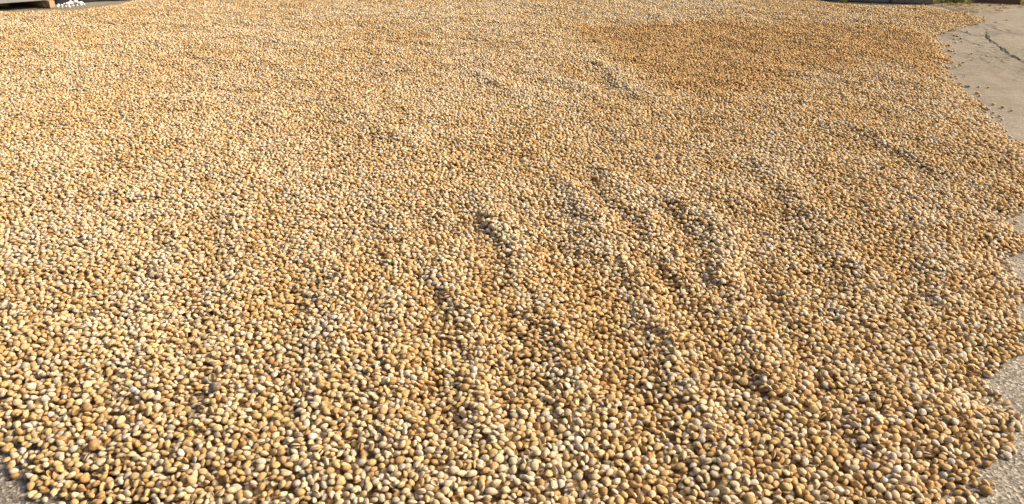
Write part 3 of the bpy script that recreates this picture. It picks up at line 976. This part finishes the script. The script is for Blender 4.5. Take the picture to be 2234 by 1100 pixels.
def shrub(loc, h, w, seed, label):
    rs = random.Random(seed)
    root = empty('leafy_shrub', loc)
    tag(root, label, 'shrub', 'shrubs behind the kerb')
    b1, b2 = bmesh.new(), bmesh.new()
    for s in range(9):
        a = rs.uniform(0, 6.28); lean = rs.uniform(0.2, 1.0) * w
        pts = [Vector((0.02 * math.cos(a), 0.02 * math.sin(a), 0))]
        for t in (0.33, 0.66, 1.0):
            pts.append(Vector((math.cos(a) * lean * t, math.sin(a) * lean * t, h * rs.uniform(.75, 1) * t ** 0.85)) + Vector((rs.uniform(-.02, .02), rs.uniform(-.02, .02), 0)))
        tube(b1, pts, 0.007, 0.002)
        for q in range(46):
            t = rs.uniform(0.05, 1)
            i = min(2, int(t * 3)); p = pts[i].lerp(pts[i + 1], t * 3 - i)
            p = p + Vector((rs.gauss(0, .035), rs.gauss(0, .035), rs.gauss(0, .03)))
            if p.z < 0.01: p.z = 0.012
            L = rs.uniform(.025, .055); d = Vector((rs.gauss(0, 1), rs.gauss(0, 1), rs.gauss(.1, .6))).normalized()
            sd = d.cross(Vector((rs.gauss(0, .5), rs.gauss(0, .5), 1))).normalized() * L * 0.28
            nn = d.cross(sd).normalized() * L * 0.07
            vv_ = [b2.verts.new(x) for x in (p, p + d * L * .45 + sd + nn, p + d * L, p + d * L * .45 - sd + nn, p + d * L * .5)]
            b2.faces.new((vv_[0], vv_[1], vv_[4])); b2.faces.new((vv_[1], vv_[2], vv_[4])); b2.faces.new((vv_[2], vv_[3], vv_[4])); b2.faces.new((vv_[3], vv_[0], vv_[4]))
    for nme, b, mt in (('stem', b1, M_STEM), ('foliage', b2, M_LEAF)):
        m2 = bpy.data.meshes.new(nme); b.to_mesh(m2); b.free(); m2.materials.append(mt)
        link_mesh(nme, m2).parent = root
for k, (f_, off_, h, w) in enumerate([(0.10, .24, .45, .18), (0.27, .20, .50, .17), (0.42, .25, .42, .18), (0.58, .19, .36, .15), (0.74, .21, .48, .18), (0.92, .20, .40, .16)]):
    p = ka + kdir * kl * f_ + kn * off_ * 0.75
    shrub((p.x, p.y, 0.05), h, w, 20 + k, ['green leafy shrub behind the kerb, first where the pits hide its base', 'tall green shrub behind the first kerb stone', 'green shrub over the joint of the kerb stones', 'low green shrub behind the middle kerb stone', 'tall green shrub drooping over the last kerb stone', 'green shrub beside the end of the kerb and soil patch'][k])
for k, (x, y, h, w) in enumerate([(2150, 2, .40, .2), (2205, 3, .46, .2), (2255, 4, .42, .2)]):
    g = ground(x, y)
    shrub((g[0] , g[1] + 0.28, 0.004), h, w, 40 + k, ['dark green shrub behind the middle of the old board', 'dark green shrub behind the far end of the old board', 'dark green shrub standing beyond the old board'][k])

def tuft(px, nbl, h, seed, label):
    rs = random.Random(seed)
    g = ground(*px)
    bm = bmesh.new()
    for _ in range(nbl):
        a = rs.uniform(0, 6.28); r = rs.uniform(0, .045)
        p = Vector((r * math.cos(a), r * math.sin(a), 0)); hh = h * rs.uniform(.4, 1.1); w = rs.uniform(.0012, .0026)
        lean = Vector((math.cos(a), math.sin(a), 0)) * rs.uniform(.1, .9) * hh
        sd = Vector((-math.sin(a), math.cos(a), 0)) * w
        q0, q1 = p + lean * .3 + Vector((0, 0, hh * .6)), p + lean + Vector((0, 0, hh * rs.uniform(.6, 1)))
        v = [bm.verts.new(x) for x in (p - sd, p + sd, q0 + sd * .8, q0 - sd * .8, q1)]
        bm.faces.new((v[0], v[1], v[2], v[3])); bm.faces.new((v[3], v[2], v[4]))
    m2 = bpy.data.meshes.new('grass_tuft'); bm.to_mesh(m2); bm.free(); m2.materials.append(M_GRASS)
    o = link_mesh('grass_tuft', m2); o.location = (g[0], g[1], 0.003)
    tag(o, label, 'grass', 'dry grass tufts at the soil edge')
for k, (x, y, nb_, h) in enumerate([(2040, 9, 60, .08), (2052, 7, 80, .12), (2066, 7, 110, .14), (2078, 6, 120, .15), (2090, 7, 110, .13), (2101, 6, 80, .12), (2112, 9, 60, .07), (2072, 13, 40, .05), (2095, 14, 40, .05), (1838, 7, 60, .07), (1845, 6, 50, .06), (2228, 11, 60, .1)]):
    lab = 'small yellow green grass tuft at the kerb beside the pits' if x < 1900 else ('dry yellow grass tuft at the far end of the old board' if x > 2200 else ('tall dry yellow grass tuft on the soil between kerb and board' if h > .1 else 'short dry yellow grass tuft on the soil between kerb and board'))
    tuft((x, y), nb_, h, 70 + k, lab)

ga, gb = Vector(ground(2112, 6.5)), Vector(ground(2226, 11.0))
bd = (gb - ga).normalized()
bm_o = box_mesh('old_board', (gb - ga).length, 0.05, 0.11, M_OLDWOOD, 0.005, 0.004)
bo = link_mesh('old_board', bm_o)
mid = (ga + gb) / 2 + Vector((-bd.y, bd.x, 0)) * 0.03
bo.location = (mid.x, mid.y, 0.004); bo.rotation_euler = (0, 0, math.atan2(bd.y, bd.x))
tag(bo, 'weathered brown board lying on edge at the back of the soil', 'board')

bm = bmesh.new()
rs = random.Random(4)
for _ in range(900):
    x, y = rs.uniform(1990, 2330), rs.uniform(2, 32)
    if y > 13 + 16 * math.exp(-((x - 2120) / 70) ** 2) + rs.uniform(-3, 5): continue
    g = Vector(ground(x, y)); L = rs.uniform(.008, .032); a = rs.uniform(0, 6.28)
    d = Vector((math.cos(a), math.sin(a), rs.uniform(-.1, .3))) * L; s = Vector((-math.sin(a), math.cos(a), rs.uniform(-.3, .3))) * L * rs.uniform(.12, .35)
    p = g + Vector((0, 0, .009))
    v = [bm.verts.new(q) for q in (p - d, p + s + Vector((0, 0, L * .2)), p + d, p - s)]
    bm.faces.new((v[0], v[1], v[2])); bm.faces.new((v[0], v[2], v[3]))
m2 = bpy.data.meshes.new('leaf_litter'); bm.to_mesh(m2); bm.free(); m2.materials.append(M_LITTER)
tag(link_mesh('leaf_litter', m2), 'dry leaf litter strewn over the soil patch', 'leaf litter', kind='stuff')
# chaff and shell crumbs blown over the concrete beside the spread
bm = bmesh.new()
cnt = 0
while cnt < 520:
    x, y = rs.uniform(3.0, 5.6), rs.uniform(2.2, 8.6)
    if rs.random() < 0.25: x, y = rs.uniform(0.9, 2.2), rs.uniform(1.2, 2.6)
    if rs.random() < 0.06: x, y = rs.uniform(-1.6, -1.0), rs.uniform(1.3, 1.75)
    dd = float(coarse(D, np.array([x]), np.array([y]))[0])
    if dd > -0.01 or rs.random() > math.exp(dd / 0.35): continue
    L = rs.uniform(.0015, .006) * (1.8 if rs.random() < .06 else 1); a = rs.uniform(0, 6.28)
    d = Vector((math.cos(a), math.sin(a), rs.uniform(0, .25))) * L; sd = Vector((-math.sin(a), math.cos(a), rs.uniform(-.3, .3))) * L * rs.uniform(.15, .6)
    p = Vector((x, y, .0022))
    v = [bm.verts.new(q) for q in (p - d, p + sd, p + d, p - sd, p + Vector((0, 0, L * .35)))]
    for q in ((0, 1, 4), (1, 2, 4), (2, 3, 4), (3, 0, 4)): bm.faces.new([v[t_] for t_ in q])
    cnt += 1
m2 = bpy.data.meshes.new('shell_crumbs'); bm.to_mesh(m2); bm.free(); m2.materials.append(M_LITTER)
tag(link_mesh('shell_crumbs', m2), 'tiny shell crumbs and chaff scattered on concrete beside the pits', 'crumbs', kind='stuff')
print('pits', n, 'rest', len(ri), 'single', len(single))
